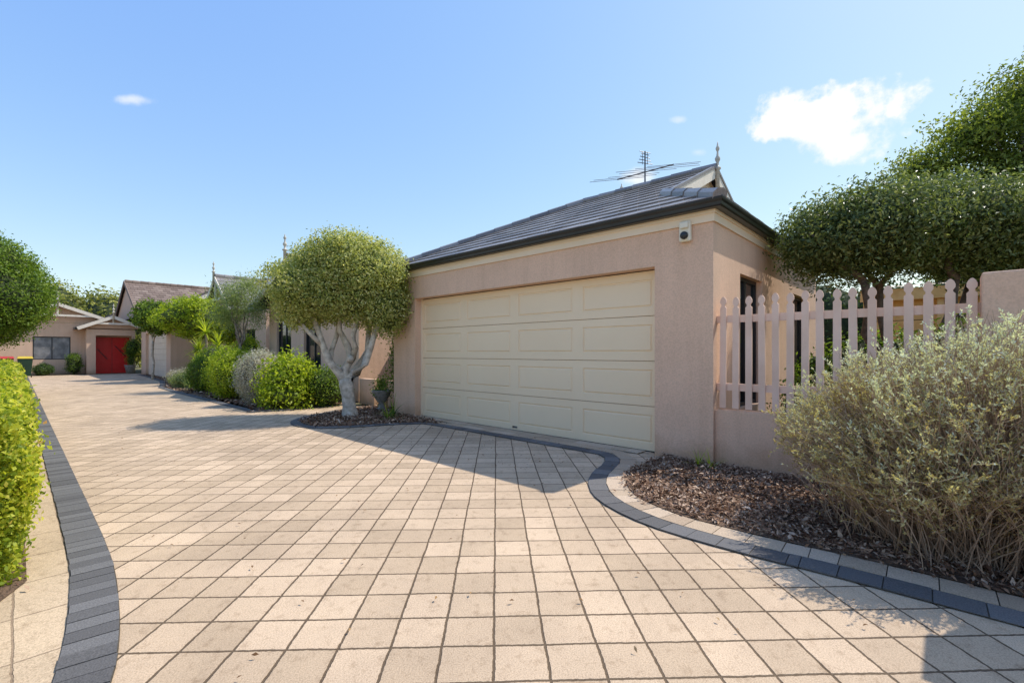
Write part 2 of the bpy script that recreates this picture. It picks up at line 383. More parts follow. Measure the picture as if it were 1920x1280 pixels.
# ------------------------------------------------------------------ roof tiles
def tile_slope(O,e,s,poly,mat,tw=.30,tl=.32,lift=.04,name='tiles'):
    O=Vector(O); e=Vector(e).normalized(); s=Vector(s).normalized(); n=e.cross(s)
    if n.z<0: n=-n
    amin=min(p[0] for p in poly);amax=max(p[0] for p in poly);bmin=min(p[1] for p in poly);bmax=max(p[1] for p in poly)
    mb=MB(); r=int(math.floor(bmin/tl))
    while r*tl<bmax:
        b0=r*tl-.03; b1=(r+1)*tl+.01; off=(r%2)*tw/2
        k=int(math.floor((amin-off)/tw))
        while k*tw+off<amax:
            a0=k*tw+off+.006; a1=(k+1)*tw+off-.006; j=random.uniform(-.002,.002)
            def q(a,b,h): return O+e*a+s*b+n*h
            mb.hexa([q(a0,b0,.008),q(a1,b0,.008),q(a1,b1,.0),q(a0,b1,.0),q(a0,b0,lift+j),q(a1,b0,lift+j),q(a1,b1,.018),q(a0,b1,.018)])
            k+=1
        r+=1
    bm=bmesh.new(); me=bpy.data.meshes.new(name); me.from_pydata([tuple(v) for v in mb.v],[],mb.f); bm.from_mesh(me)
    cx=sum(p[0] for p in poly)/len(poly); cy=sum(p[1] for p in poly)/len(poly)
    for i in range(len(poly)):
        p=poly[i];q2=poly[(i+1)%len(poly)]
        d=(q2[0]-p[0],q2[1]-p[1]); nn=(d[1],-d[0])
        if nn[0]*(cx-p[0])+nn[1]*(cy-p[1])>0: nn=(-nn[0],-nn[1])
        pn=(e*nn[0]+s*nn[1]).normalized()
        ext=.04 if (abs(p[1])<1e-6 and abs(q2[1])<1e-6) else 0
        bmesh.ops.bisect_plane(bm,geom=bm.verts[:]+bm.edges[:]+bm.faces[:],plane_co=O+e*p[0]+s*p[1]+pn*ext,plane_no=pn,clear_outer=True)
    bmesh.ops.recalc_face_normals(bm,faces=bm.faces[:])
    bm.to_mesh(me); bm.free(); me.materials.append(mat)
    o=bpy.data.objects.new(name,me); COL.objects.link(o)
    V=[O+e*a+s*b-n*.012 for a,b in poly]; d=newmesh('roof_deck',V,[tuple(range(len(V)))],M_under)
    return [o,d]
def caps(a,b,mat,r=.10,name='ridge_caps'):
    a=Vector(a);b=Vector(b);L=(b-a).length;n=max(1,int(L/.38));mb=MB()
    for i in range(n):
        p=a.lerp(b,i/n);q=a.lerp(b,(i+1.08)/n)
        mb.tube([p,q],[r*1.06,r*.92],8)
    return mb.obj(name,mat)
def finial(mb,x,y,z,h,r=.045):
    prof=[(r*.9,0),(r*.9,.50),(r*1.5,.52),(r*1.5,.545),(r*.7,.56),(r*.55,.63),(r*1.15,.68),(r*1.2,.71),(r*.6,.75),(r*.35,.82),(r*.8,.86),(r*.9,.885),(r*.45,.92),(r*.28,.96),(0.004,1.0)]
    mb.lathe(x,y,[(a,z+h*b) for a,b in prof])

# ------------------------------------------------------------------ walls with openings
def wall_y(mb,x0,x1,y0,y1,z0,z1,ops):
    xs=sorted({x0,x1,*[o[0] for o in ops],*[o[1] for o in ops]}); 
    for i in range(len(xs)-1):
        a,b=xs[i],xs[i+1]; segs=[(z0,z1)]
        for o in ops:
            if o[0]<=a+1e-6 and o[1]>=b-1e-6:
                ns=[]
                for s0,s1 in segs:
                    if o[2]>s0: ns.append((s0,min(o[2],s1)))
                    if o[3]<s1: ns.append((max(o[3],s0),s1))
                segs=ns
        for s0,s1 in segs: mb.box(a,b,y0,y1,s0,s1)
def wall_x(mb,x0,x1,y0,y1,z0,z1,ops):
    t=MB(); wall_y(t,y0,y1,x0,x1,z0,z1,ops); k=len(mb.v)
    mb.v+=[(v[1],v[0],v[2]) for v in t.v]; mb.f+=[tuple(k+i for i in f[::-1]) for f in t.f]
def win_y(y,xa,xb,za,zb,mull=1,depth=.06):
    fr=MB(); w=.05
    fr.box(xa,xa+w,y,y+depth,za,zb); fr.box(xb-w,xb,y,y+depth,za,zb)
    fr.box(xa+w,xb-w,y+.002,y+depth,za,za+w); fr.box(xa+w,xb-w,y+.002,y+depth,zb-w,zb)
    for i in range(mull):
        xm=xa+(xb-xa)*(i+1)/(mull+1); fr.box(xm-.022,xm+.022,y+.006,y+depth,za+w,zb-w)
    g=MB(); g.box(xa+w*.5,xb-w*.5,y+.03,y+.04,za+w*.5,zb-w*.5)
    return [fr.obj('window_frame',M_frame),g.obj('window_glass',M_glass)]
def win_x(x,ya,yb,za,zb,mull=1,depth=-.06,glass=None):
    fr=MB(); w=.05; x0,x1=sorted((x,x+depth))
    fr.box(x0,x1,ya,ya+w,za,zb); fr.box(x0,x1,yb-w,yb,za,zb)
    fr.box(x0,x1-.002,ya+w,yb-w,za,za+w); fr.box(x0,x1-.002,ya+w,yb-w,zb-w,zb)
    for i in range(mull):
        ym=ya+(yb-ya)*(i+1)/(mull+1); fr.box(x0,x1-.006,ym-.022,ym+.022,za+w,zb-w)
    g=MB(); g.box(x-.04,x-.03,ya+w*.5,yb-w*.5,za+w*.5,zb-w*.5)
    return [fr.obj('window_frame',M_frame),g.obj('window_glass',glass or M_glass)]

# ------------------------------------------------------------------ main house with garage
H=[]
FY=5.35; WX=-1.91; LX=-8.36; BY=10.97; ZW=2.86
w=MB()
wall_y(w,LX,WX,FY,FY+.24,0,ZW,[(-7.62,-2.61,0,2.32)])
wall_x(w,WX-.24,WX,FY+.24,BY,0,ZW,[(6.28,7.26,.55,2.27),(8.98,10.1,.55,2.27)])
wall_x(w,LX,LX+.24,FY+.24,BY,0,ZW,[])
wall_y(w,LX+.24,WX-.24,BY-.24,BY,0,ZW,[])
H.append(w.obj('garage_walls',M_wall))
H+=win_x(WX-.08,6.28,7.26,.55,2.27,1); H+=win_x(WX-.08,8.98,10.1,.55,2.27,1)
f=MB()
f.box(LX-.02,WX+.02,FY-.022,FY-.002,2.74,2.88); f.box(WX+.002,WX+.022,FY-.002,BY,2.74,2.88); f.box(LX-.022,LX-.002,FY-.002,BY,2.74,2.88)
f.box(LX-.035,WX+.035,FY-.037,FY-.022,2.83,2.88); f.box(WX+.022,WX+.037,FY-.022,BY,2.83,2.88)
H.append(f.obj('frieze_board',M_cream))
def gutter_profile(sign=1):
    return [(0,0),(.075,0),(.09,.012),(.095,.045),(.11,.065),(.115,.088),(.11,.10),(.098,.10),(.098,.09),(.08,.03),(0,.03)]
def gutter(path,z,mat,outward_right=True,name='gutter'):
    P=[Vector((*p,0)) for p in path]; prof=gutter_profile(); mb=MB(); n=len(prof)
    for i,p in enumerate(P):
        if i==0: d=(P[1]-P[0]).normalized(); m=Vector((d.y,-d.x,0))
        elif i==len(P)-1: d=(P[-1]-P[-2]).normalized(); m=Vector((d.y,-d.x,0))
        else:
            d1=(P[i]-P[i-1]).normalized();d2=(P[i+1]-P[i]).normalized()
            n1=Vector((d1.y,-d1.x,0));n2=Vector((d2.y,-d2.x,0)); m=(n1+n2); m=m/(m.dot(n1))
        for (o,h) in prof: mb.v.append((p.x+m.x*o,p.y+m.y*o,z+h))
    for i in range(len(P)-1):
        for k in range(n):
            k2=(k+1)%n; mb.f.append((i*n+k,i*n+k2,(i+1)*n+k2,(i+1)*n+k))
    mb.f.append(tuple(range(n))); mb.f.append(tuple((len(P)-1)*n+k for k in range(n))[::-1])
    return mb.obj(name,mat)
H.append(gutter([(LX-.037,BY),(LX-.037,FY-.039),(WX+.039,FY-.039),(WX+.039,BY)],2.868,M_black))
ex0,ex1,ey0,ey1=LX-.10,WX+.11,FY-.11,BY+.1
run=(ey1-ey0)/2; ze=2.95; th=math.atan(1.44/run); rz=ze+run*math.tan(th); c,s_=math.cos(th),math.sin(th)
Wd=ex1-ex0; hr=1.16; b1=hr/c; Bb=run/c
H+=tile_slope((ex0,ey0,ze),(1,0,0),(0,c,s_),[(0,0),(Wd,0),(Wd-hr,b1),(hr,b1)],M_tile)
H+=tile_slope((ex0,ey0,ze),(1,0,0),(0,c,s_),[(hr,b1),(Wd-hr+.08,b1),(Wd-hr+.08,Bb),(run,Bb)],M_tile)
H+=tile_slope((ex0,ey1,ze),(1,0,0),(0,-c,s_),[(0,0),(Wd,0),(Wd-hr,b1),(hr,b1)],M_tile)
H+=tile_slope((ex0,ey1,ze),(1,0,0),(0,-c,s_),[(hr,b1),(Wd-hr+.08,b1),(Wd-hr+.08,Bb),(run,Bb)],M_tile)
DW=ey1-ey0
H+=tile_slope((ex1,ey0,ze),(0,1,0),(-c,0,s_),[(0,0),(DW,0),(DW-hr,b1),(hr,b1)],M_tile)
H+=tile_slope((ex0,ey0,ze),(0,1,0),(c,0,s_),[(0,0),(DW,0),(DW/2,Bb)],M_tile)
ym=(ey0+ey1)/2; z1=ze+hr*math.tan(th)
H.append(caps((ex0+run,ym,rz+.02),(ex1-hr+.08,ym,rz+.02),M_tile,.085))
H.append(caps((ex1,ey0,ze+.03),(ex1-hr,ey0+hr,z1+.03),M_tile,.08)); H.append(caps((ex1,ey1,ze+.03),(ex1-hr,ey1-hr,z1+.03),M_tile,.08))
H.append(caps((ex0,ey0,ze+.03),(ex0+run,ym,rz+.03),M_tile,.08)); H.append(caps((ex0,ey1,ze+.03),(ex0+run,ym,rz+.03),M_tile,.08))
gx=ex1-hr-.05
H.append(newmesh('gable_infill',[(gx,ey0+hr,z1-.03),(gx,ey1-hr,z1-.03),(gx,ym,rz-.06)],[(0,1,2)],M_cream))
bb=MB()
for yy in (ey0+hr,ey1-hr): bb.beam((gx+.13,yy,z1-.07),(gx+.13,ym,rz-.06),.03,.17)
H.append(bb.obj('barge_boards',M_white))
vc=MB(); 
for yy in (ey0+hr-.05,ey1-hr+.05): vc.beam((gx+.13,yy,z1+.035),(gx+.13,ym,rz+.045),.06,.045)
H.append(vc.obj('verge_caps',M_tile))
fm=MB(); finial(fm,gx+.17,ym,rz-.52,.98,.036); H.append(fm.obj('finial',M_fin,True))
# garage door
bm=bmesh.new(); x0,x1=-7.60,-2.63; yd=FY+.17; nr,nc=4,4; hh=2.31/nr
for r in range(nr):
    z0=r*hh+.005; z1_=(r+1)*hh-.005
    cw=(x1-x0)/nc; xs=[x0]; 
    for k in range(nc): xs+= [x0+k*cw+.09,x0+(k+1)*cw-.09]
    xs.append(x1); zs=[z0,z0+.105,z1_-.105,z1_]
    grid=[[bm.verts.new((x,yd,z)) for x in xs] for z in zs]
    pan=[]
    for i in range(3):
        for j in range(len(xs)-1):
            fc=bm.faces.new((grid[i][j],grid[i][j+1],grid[i+1][j+1],grid[i+1][j]))
            if i==1 and j%2==1: pan.append(fc)
    bm.normal_update()
    bmesh.ops.inset_individual(bm,faces=pan,thickness=.012,depth=-.013)
    bmesh.ops.inset_individual(bm,faces=pan,thickness=.012,depth=0)
    bmesh.ops.inset_individual(bm,faces=pan,thickness=.022,depth=.013)
    bmesh.ops.inset_individual(bm,faces=pan,thickness=.012,depth=0)
    for zz,dz in ((z0,-.004),(z1_,.004)):
        a=bm.verts.new((x0,yd,zz));b=bm.verts.new((x1,yd,zz));c_=bm.verts.new((x1,yd+.02,zz+dz));d=bm.verts.new((x0,yd+.02,zz+dz)); bm.faces.new((a,b,c_,d))
me=bpy.data.meshes.new('garage_door'); bm.to_mesh(me); bm.free(); me.materials.append(M_door)
gd=bpy.data.objects.new('garage_door',me); COL.objects.link(gd); H.append(gd)
t=MB(); t.box(-7.62,-2.61,yd+.03,yd+.05,0,2.32); H.append(t.obj('door_backing',M_under))
t=MB(); t.box(-7.60,-2.63,yd-.01,yd+.02,-.01,.014); H.append(t.obj('door_seal',M_black))
t=MB(); t.box(-7.62,-7.60,yd-.03,yd+.01,0,2.32); t.box(-2.63,-2.61,yd-.03,yd+.01,0,2.32); H.append(t.obj('door_track',M_cream))
t=MB(); t.box(-5.15,-5.05,yd-.006,yd-.001,.045,.075); H.append(t.obj('door_badge',M_metal))
# entry recess + living wing
w=MB(); wy=5.95
wall_y(w,-17.0,-10.9,wy,wy+.24,0,2.86,[(-16.35,-15.15,.45,2.35),(-14.2,-13.05,.45,2.35)])
wall_x(w,-17.0,-16.76,wy+.24,13,0,2.86,[]); wall_x(w,-11.14,-10.9,wy+.24,8.4,0,2.86,[])
wall_y(w,-10.9,LX,8.4,8.64,0,2.86,[(-10.2,-9.2,0,2.1)])
H.append(w.obj('living_walls',M_wall))
H+=win_y(wy+.07,-16.35,-15.15,.45,2.35); H+=win_y(wy+.07,-14.2,-13.05,.45,2.35)
t=MB(); t.box(-10.2,-9.2,8.46,8.5,0,2.1); H.append(t.obj('front_door',M_bark3))
t=MB(); wall_y(t,-10.6,LX-.01,5.8,5.95,0,.62,[(-9.9,-9.3,0,.62)]); H.append(t.obj('entry_low_wall',M_wall))
def gable_roof(cx,cy,f,hw,depth,ze,zp,mat,ov=.35,fin=True,wallmat=None,truss=False,tl=.34,bargemat=None):
    out=[]; f=Vector((*f,0)); sd=Vector((-f.y,f.x,0)); C=Vector((cx,cy,0)); hwo=hw+.25
    zpo=zp
    for sg in (1,-1):
        O=C+f*ov+sd*sg*hwo; O.z=ze
        top=C+f*ov; top.z=zpo
        sl=(top-O); B=sl.length
        out+=tile_slope(O,-f,sl,[(0,0),(depth+ov,0),(depth+ov,B),(0,B)],mat,.33,tl)
        b=MB(); o2=O+f*.02-Vector((0,0,.07)); t2=top+f*.02-Vector((0,0,.07)); b.beam(o2,t2,.035,.18); out.append(b.obj('barge_board',bargemat or M_white))
        g=MB(); a=O.copy(); a.z-=.06; e=a-f*(depth+ov); a=a+sd*sg*.05; e=e+sd*sg*.05; g.beam(a,e,.12,.11); out.append(g.obj('gutter',M_black))
    a=C+f*ov; a.z=zpo+.03; out.append(caps(a,a-f*(depth+ov),mat))
    p=[C+sd*hw,C-sd*hw,C.copy()]; p[0].z=ze-.02;p[1].z=ze-.02;p[2].z=zp-.08
    q=[v+f*.004 for v in p]
    out.append(newmesh('gable_wall',q,[(0,1,2)],wallmat or M_wall2))
    if truss:
        b=MB(); y=C+f*(ov-.02); m=ze+(zp-ze)*.35
        a1=y+sd*hw*.62;a2=y-sd*hw*.62; a1.z=m;a2.z=m; b.beam(a1,a2,.06,.1); k=y.copy(); k.z=m; k2=y.copy(); k2.z=zp; b.beam(k,k2,.08,.08,(0.1,.9,0)); out.append(b.obj('gable_truss',M_white))
    if fin:
        mb=MB(); q=C+f*(ov+.05); finial(mb,q.x,q.y,zp-.35,1.05,.05); out.append(mb.obj('finial',M_fin,True))
    return out
H+=gable_roof(-14.6,wy,(0,-1),2.6,7,2.9,4.15,M_tile,.35,True,M_wall,True)
pt=math.atan(.47)
H+=tile_slope((-12.2,8.1,2.95),(1,0,0),(0,math.cos(pt),math.sin(pt)),[(0,0),(4.2,0),(4.2,3.2),(0,3.2)],M_tile)
t=MB(); t.box(-12.0,LX,7.98,8.08,2.86,2.96); H.append(t.obj('entry_gutter',M_black))
group('rendered_house',H)

P_=[]
t=MB(); t.box(-2.285,-2.145,FY-.06,FY-.002,2.55,2.79); P_.append(t.obj('housing',M_plast,bevel=.02))
t=MB(); t.lathe(-2.215,0,[(.001,0),(.03,.004),(.045,.02),(.045,.04)],16)
o=newmesh('lens',[(v[0],FY-.10+v[2],2.62+v[1]) for v in t.v],t.f,M_frame,True); P_.append(o)
t=MB(); t.box(-2.265,-2.165,FY-.085,FY-.06,2.70,2.775); P_.append(t.obj('hood',M_plast,bevel=.01))
group('security_light',P_)

R_=Vector((.730,.683,0)); D_=Vector((-.683,.730,0))
# TV antenna
t=MB(); AX=Vector((-4.35,8.5,0))
def ap(r,d,z): return AX+R_*r+D_*d+Vector((0,0,z))
t.tube([ap(0,0,4.0),ap(0,0,5.24)],[.018,.014],8)
t.tube([ap(-.50,.22,4.76),ap(.50,-.2,4.90)],[.012,.012],6)
for i,(f_,hw) in enumerate(((0,.55),(.14,.62),(.3,.5),(.55,.55),(.72,.8),(.88,.6),(1,.5))):
    z=4.76+.14*f_; cr=-.5+1.0*f_; cd=.22-.42*f_
    t.tube([ap(cr-hw,cd+hw*.1,z-.015-hw*.03),ap(cr+hw,cd-hw*.1,z+.015+hw*.03)],[.005,.005],5)
for z,hw in ((5.0,.16),(5.06,.13),(5.12,.11),(5.18,.09),(5.22,.12)): t.tube([ap(-hw,-.05,z),ap(hw,.05,z)],[.008,.008],5)
for xx in (-.05,.05): t.tube([ap(xx,0,4.98),ap(xx,0,5.22)],[.006,.006],5)
group('tv_antenna',[t.obj('antenna',M_metal)])
t=MB(); finial(t,-5.1,8.9,4.05,.85,.04); 
group('roof_finial',[t.obj('post',M_fin,True)])

# ------------------------------------------------------------------ picket fence on low wall
t=MB(); t.box(WX+.003,.21,5.40,5.60,0,.62); low=t.obj('low_wall',M_wall)
t=MB(); t.box(.21,9,5.30,5.62,0,1.91)
group('rendered_wall',[t.obj('wall',M_wall,bevel=.012)])
pk=MB()
def picket(x,zb,zt,w=.066,y0=5.43,y1=5.45):
    h=w/2; pts=[(-h,zb),(h,zb),(h,zt-.125),(h*.55,zt-.108),(h*.55,zt-.094)]
    arc=[(h*1.0,zt-.07),(h*1.0,zt-.045),(h*.72,zt-.02),(h*.3,zt-.004),(0,zt)]
    pts+=arc; pts+=[(-a,b) for a,b in arc[-2::-1]]; pts+=[(-h*.55,zt-.094),(-h*.55,zt-.108),(-h,zt-.125)]
    b=len(pk.v); m=len(pts)
    tw=random.uniform(-.006,.006)
    pk.v+=[(x+a+tw*(bz-zb),y0,bz) for a,bz in pts]+[(x+a+tw*(bz-zb),y1,bz) for a,bz in pts]
    pk.f.append(tuple(range(b,b+m))); pk.f.append(tuple(range(b+m,b+2*m))[::-1])
    for i in range(m):
        j=(i+1)%m; pk.f.append((b+j,b+i,b+m+i,b+m+j))
for i in range(16): picket(-1.835+i*.1325+random.uniform(-.005,.005),.645,1.885+random.uniform(-.008,.008))
rl=MB(); rl.box(WX+.003,.209,5.451,5.49,1.60,1.68); rl.box(WX+.003,.209,5.451,5.49,.84,.92)
group('picket_fence',[low,pk.obj('pickets',M_picket),rl.obj('rails',M_picket)])
t=MB(); t.box(.42,.80,3.50,3.84,0,1.62); t.box(.40,.82,3.48,3.86,1.62,1.68); group('offscreen_shadow_pier',[t.obj('pier',M_wall)])  # unseen pier added just out of frame to cast a shadow on the drive

# ------------------------------------------------------------------ far houses
F=[]
w=MB(); wall_x(w,-37.24,-37,-.9,2.8,0,2.95,[(.62,2.15,.85,2.15)]); 
w.box(-36.2,-36,2.75,3.15,0,2.6); w.box(-36.2,-36,4.78,4.94,0,2.6); w.box(-36.2,-36,3.15,4.78,2.25,2.6)
wall_x(w,-37.24,-37,2.8,4.94,0,2.95,[(3.16,4.78,0,2.15)])
w.box(-36.99,-36.21,2.75,2.95,0,2.6)
F.append(w.obj('walls',M_wall2)); F+=win_x(-37.05,.62,2.15,.85,2.15,1,glass=M_blind)
F+=gable_roof(-37,1.6,(1,0),2.55,9,2.98,4.05,M_tile2,.4,True,None,True)
F+=gable_roof(-36,3.9,(1,0),1.3,3,2.68,3.4,M_tile2,.3,True,None,True)
t=MB(); t.box(-37.02,-36.96,3.16,4.78,0,2.15); F.append(t.obj('red_double_door',M_red))
t=MB(); t.box(-36.958,-36.945,3.965,3.975,0,2.15)
t.beam((-36.945,3.30,1.45),(-36.945,3.75,.85),.02,.16,(1,0,0)) ; t.beam((-36.945,4.1,1.65),(-36.945,4.6,1.0),.02,.18,(1,0,0))
F.append(t.obj('door_glazing',M_frame))
group('rendered_bungalow',F)
G=[]
w=MB(); wall_y(w,-34,-26.6,4.95,5.2,0,2.9,[(-32.7,-27.5,0,2.3)]); wall_x(w,-26.85,-26.6,5.2,11,0,2.9,[]); wall_x(w,-34,-33.75,5.2,14,0,3.2,[])
G.append(w.obj('walls',M_wall2))
t=MB()
for i in range(8): t.box(-32.7,-27.5,5.08,5.12,i*.2875+.004,(i+1)*.2875-.004)
G.append(t.obj('garage_door',M_roller))
a2=rad(27); 
G+=tile_slope((-33.4,4.7,3.35),(0,1,0),(-math.cos(a2),0,math.sin(a2)),[(0,0),(11,0),(11,5.2),(0,5.2)],M_tile2,.33,.36)
G+=tile_slope((-42.6,4.7,3.35),(0,1,0),(math.cos(a2),0,math.sin(a2)),[(0,0),(11,0),(11,5.2),(0,5.2)],M_tile2,.33,.36)
zr=3.35+5.2*math.sin(a2)
G.append(caps((-38,4.7,zr+.02),(-38,15.7,zr+.02),M_tile2,.13))
G.append(newmesh('gable_wall',[(-33.6,4.8,3.35),(-42.4,4.8,3.35),(-38,4.8,zr-.05)],[(0,1,2)],M_wall2))
b=MB(); b.beam((-33.3,4.66,3.3),(-38,4.66,zr-.02),.05,.2); b.beam((-42.7,4.66,3.3),(-38,4.66,zr-.02),.05,.2); G.append(b.obj('barge_board',M_tile2))
G+=tile_slope((-34.1,4.7,2.95),(1,0,0),(0,math.cos(a2),math.sin(a2)),[(0,0),(7.6,0),(4.6,3.2),(3,3.2)],M_tile2,.33,.34)
G+=tile_slope((-26.4,4.7,2.95),(0,1,0),(-math.cos(a2),0,math.sin(a2)),[(0,0),(6.4,0),(3.2,3.2)],M_tile2,.33,.34)
t=MB(); t.box(-34.1,-26.4,4.58,4.7,2.84,2.95); t.box(-26.4,-26.28,4.58,11,2.84,2.95); G.append(t.obj('gutter',M_black))
group('tile_roof_house',G)
G=[]
w=MB(); wall_y(w,-26,-19.2,6.6,6.84,0,2.9,[(-21.6,-20.4,.9,2.2)]); wall_x(w,-19.44,-19.2,6.84,13,0,2.9,[]); G.append(w.obj('walls',M_wall2))
G+=win_y(6.67,-21.6,-20.4,.9,2.2)
G+=gable_roof(-24.6,6.6,(0,-1),2.0,7,3.1,4.75,M_tile,.35,True,M_wall2,True)
G+=gable_roof(-21.2,7.6,(0,-1),2.2,6,2.95,4.3,M_tile,.35,False)
G+=gable_roof(-29.0,8.6,(1,0),2.0,5,4.0,5.3,M_tile2,.3,False,M_glass,True)
w=MB(); w.box(-34,-29.02,6.7,10.5,2.9,4.0); G.append(w.obj('upper_walls',M_wall2))
group('gabled_unit',G)

G=[]
t=MB()
for x in np.linspace(-1.3,6,7): t.box(x-.05,x+.05,12.9,13.0,0,2.4)
t.box(-1.4,6.2,12.85,12.9,2.38,2.62)
for i in range(12): t.box(-1.4+i*.62,-1.34+i*.62,12.905,15.5,2.42,2.55)
for i in range(10): t.box(-1.3,6.1,13.05,13.09,.08+i*.235,.30+i*.235)
G.append(t.obj('timber_frame',M_timber))
G.append(newmesh('roof_sheet',[(-1.5,12.8,2.66),(6.3,12.8,2.66),(6.3,15.8,3.0),(-1.5,15.8,3.0)],[(0,1,2,3)],M_roller))
group('timber_patio',G)
t=MB(); 
for i in range(90): t.box(-45+i*.5,-44.51+i*.5,-1.9,-1.87+(.01 if i%2 else 0),0,1.75)
group('boundary_fence',[t.obj('panels',simple('steel_fence',(.33,.29,.23),(.38,.34,.27),2,.5,10,0))])

# ------------------------------------------------------------------ vegetation
TB=Vector((-8.6,4.5,0)); mb=MB()
def tp(dr,z,dd=0): return TB+R_*dr+D_*dd+Vector((0,0,z))
mb.tube([tp(.02,-.05),tp(0.0,.06),tp(-.01,.2),tp(-.03,.4),tp(-.06,.62),tp(-.08,.74)],[.2,.15,.125,.12,.14,.13],12)
def path(pts,rs,n=9): mb.tube(pts,rs,n)
path([tp(-.06,.6),tp(-.2,.85),tp(-.38,1.1,-.1),tp(-.50,1.45,-.1),tp(-.62,1.8,-.1),tp(-.8,2.2,-.1)],[.10,.085,.07,.06,.05,.02])
path([tp(-.36,1.05,-.1),tp(-.40,1.3,.1),tp(-.33,1.6,.2),tp(-.3,2.0,.25)],[.06,.05,.045,.02])
path([tp(-.08,.66),tp(-.12,.95,.1),tp(.0,1.15,.12),tp(-.08,1.4,.1),tp(-.22,1.7,.05),tp(-.2,2.2,0)],[.10,.08,.09,.07,.05,.02])
path([tp(.0,1.12,.12),tp(.12,1.35,0),tp(.1,1.6,-.1),tp(.22,2.0,-.1)],[.07,.055,.05,.02])
path([tp(-.03,.62),tp(.15,.86,-.05),tp(.33,1.05,-.1),tp(.44,1.35,-.1),tp(.53,1.7,-.05),tp(.7,2.2,0)],[.10,.085,.075,.06,.05,.02])
path([tp(.40,1.25,-.1),tp(.34,1.5,.1),tp(.36,1.8,.2)],[.05,.04,.02])
path([tp(-.5,1.4,-.1),tp(-.72,1.65,-.2),tp(-1.0,2.0,-.2)],[.05,.04,.02])
path([tp(.0,.75),tp(.08,1.0,.3),tp(.2,1.3,.5),tp(.2,2.0,.5)],[.08,.07,.06,.02])
mb.tube([tp(.0,1.13,.06),tp(.02,1.15,-.06)],[.085,.06],9)
tr=mb.obj('trunk',M_bark,True)
def e3(dr,z,dd,rr,rd,rz): p=tp(dr,z,dd); return (p.x,p.y,p.z,(rr+rd)/2,(rr+rd)/2,rz)
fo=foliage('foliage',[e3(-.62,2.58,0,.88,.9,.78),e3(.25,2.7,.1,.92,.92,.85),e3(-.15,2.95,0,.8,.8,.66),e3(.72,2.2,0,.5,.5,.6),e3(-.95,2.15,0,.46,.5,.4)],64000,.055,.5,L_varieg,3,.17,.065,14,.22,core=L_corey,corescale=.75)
group('variegated_tree',[tr]+fo)

TB=Vector((-.25,8.2,0)); mb=MB()
for (a,b) in ((-1.0,-.2),(-.35,.3),(.3,-.2),(.95,.2)):
    limb(mb,TB+Vector((a*.25,b*.3,0)),tp(a*.9,2.2,b),.09,.045,6,.05); limb(mb,tp(a*.9,2.2,b),tp(a*1.3-.3,2.8,b),.045,.02,4,.1); limb(mb,tp(a*.9,2.15,b),tp(a*1.3+.35,2.8,-b),.04,.02,4,.1)
tr=mb.obj('trunk',M_bark3,True)
fo=foliage('foliage',[e3(-1.0,2.78,0,.78,.9,.50),e3(-.35,2.90,0,.85,.9,.56),e3(.35,2.92,0,.9,.9,.55),e3(1.1,2.78,0,.9,.9,.52),e3(1.9,2.62,0,.9,.9,.52)],95000,.062,.38,L_trim,5,.20,.095,14,.28,core=L_core,corescale=.74)
group('trimmed_tree',[tr]+fo)
TB=Vector((1.9,23.5,0)); mb=MB(); limb(mb,TB,tp(0,6),.35,.22,6,.02,10)
for k in range(12): limb(mb,tp(0,5+.3*k),tp(random.uniform(-2.6,2.2),7.5+random.uniform(-1,2.0),random.uniform(-2,2)),.13,.03,5,.06)
tr=mb.obj('trunk',M_bark3,True)
fo=foliage('foliage',[e3(.2,9.8,0,1.6,1.6,1.0),e3(1.5,10.8,0,1.3,1.3,.9),e3(-1.5,8.7,0,1.4,1.4,.75),e3(-2.9,7.7,.5,1.1,1.1,.5),e3(-2.0,6.3,.5,1.6,1.6,.8),e3(-.4,7.4,0,1.3,1.3,.8),e3(1.4,7.9,0,1.9,1.9,1.2),e3(-.8,4.8,0,2.4,2.4,1.3),e3(2.9,11.3,0,1.6,1.6,1.1),e3(3.0,9.0,0,1.9,1.9,1.2)],76000,.15,.45,L_tall,8,.46,.24,22,.6,core=L_core,corescale=.4)
group('tall_tree',[tr]+fo)
TB=Vector((5.5,19,0)); mb=MB(); limb(mb,TB,tp(0,4),.25,.12); tr=mb.obj('trunk',M_bark3,True)
group('garden_tree',[tr]+foliage('foliage',[e3(0,3.8,0,2.8,2.8,2.0),e3(-2.4,3,0,1.8,1.8,1.5)],14000,.17,.45,L_dark,9,.2,.25,14,.4,core=L_core))
group('screening_hedge',foliage('foliage',[(x,17.5,1.7,1.5,1.2,1.9) for x in np.arange(-3,8,1.7)],22000,.13,.45,L_dark,71,.2,.15,14,.3,core=L_core,corescale=.85))
TB=Vector((-20.8,-.6,0)); mb=MB(); limb(mb,TB,tp(0,1.7),.16,.12); 
for k in range(6): limb(mb,tp(0,1.5),tp(random.uniform(-.9,.9),2.8,random.uniform(-.8,.8)),.08,.03)
tr=mb.obj('trunk',M_bark3,True)
group('round_tree',[tr]+foliage('foliage',[e3(.1,2.95,0,1.5,1.4,1.35),e3(.0,3.7,0,1.15,1.15,1.0),e3(-.4,2.2,0,1.2,1.3,.75)],46000,.085,.5,L_mid,11,.14,.10,14,.25,tonehi=.95,core=L_core))
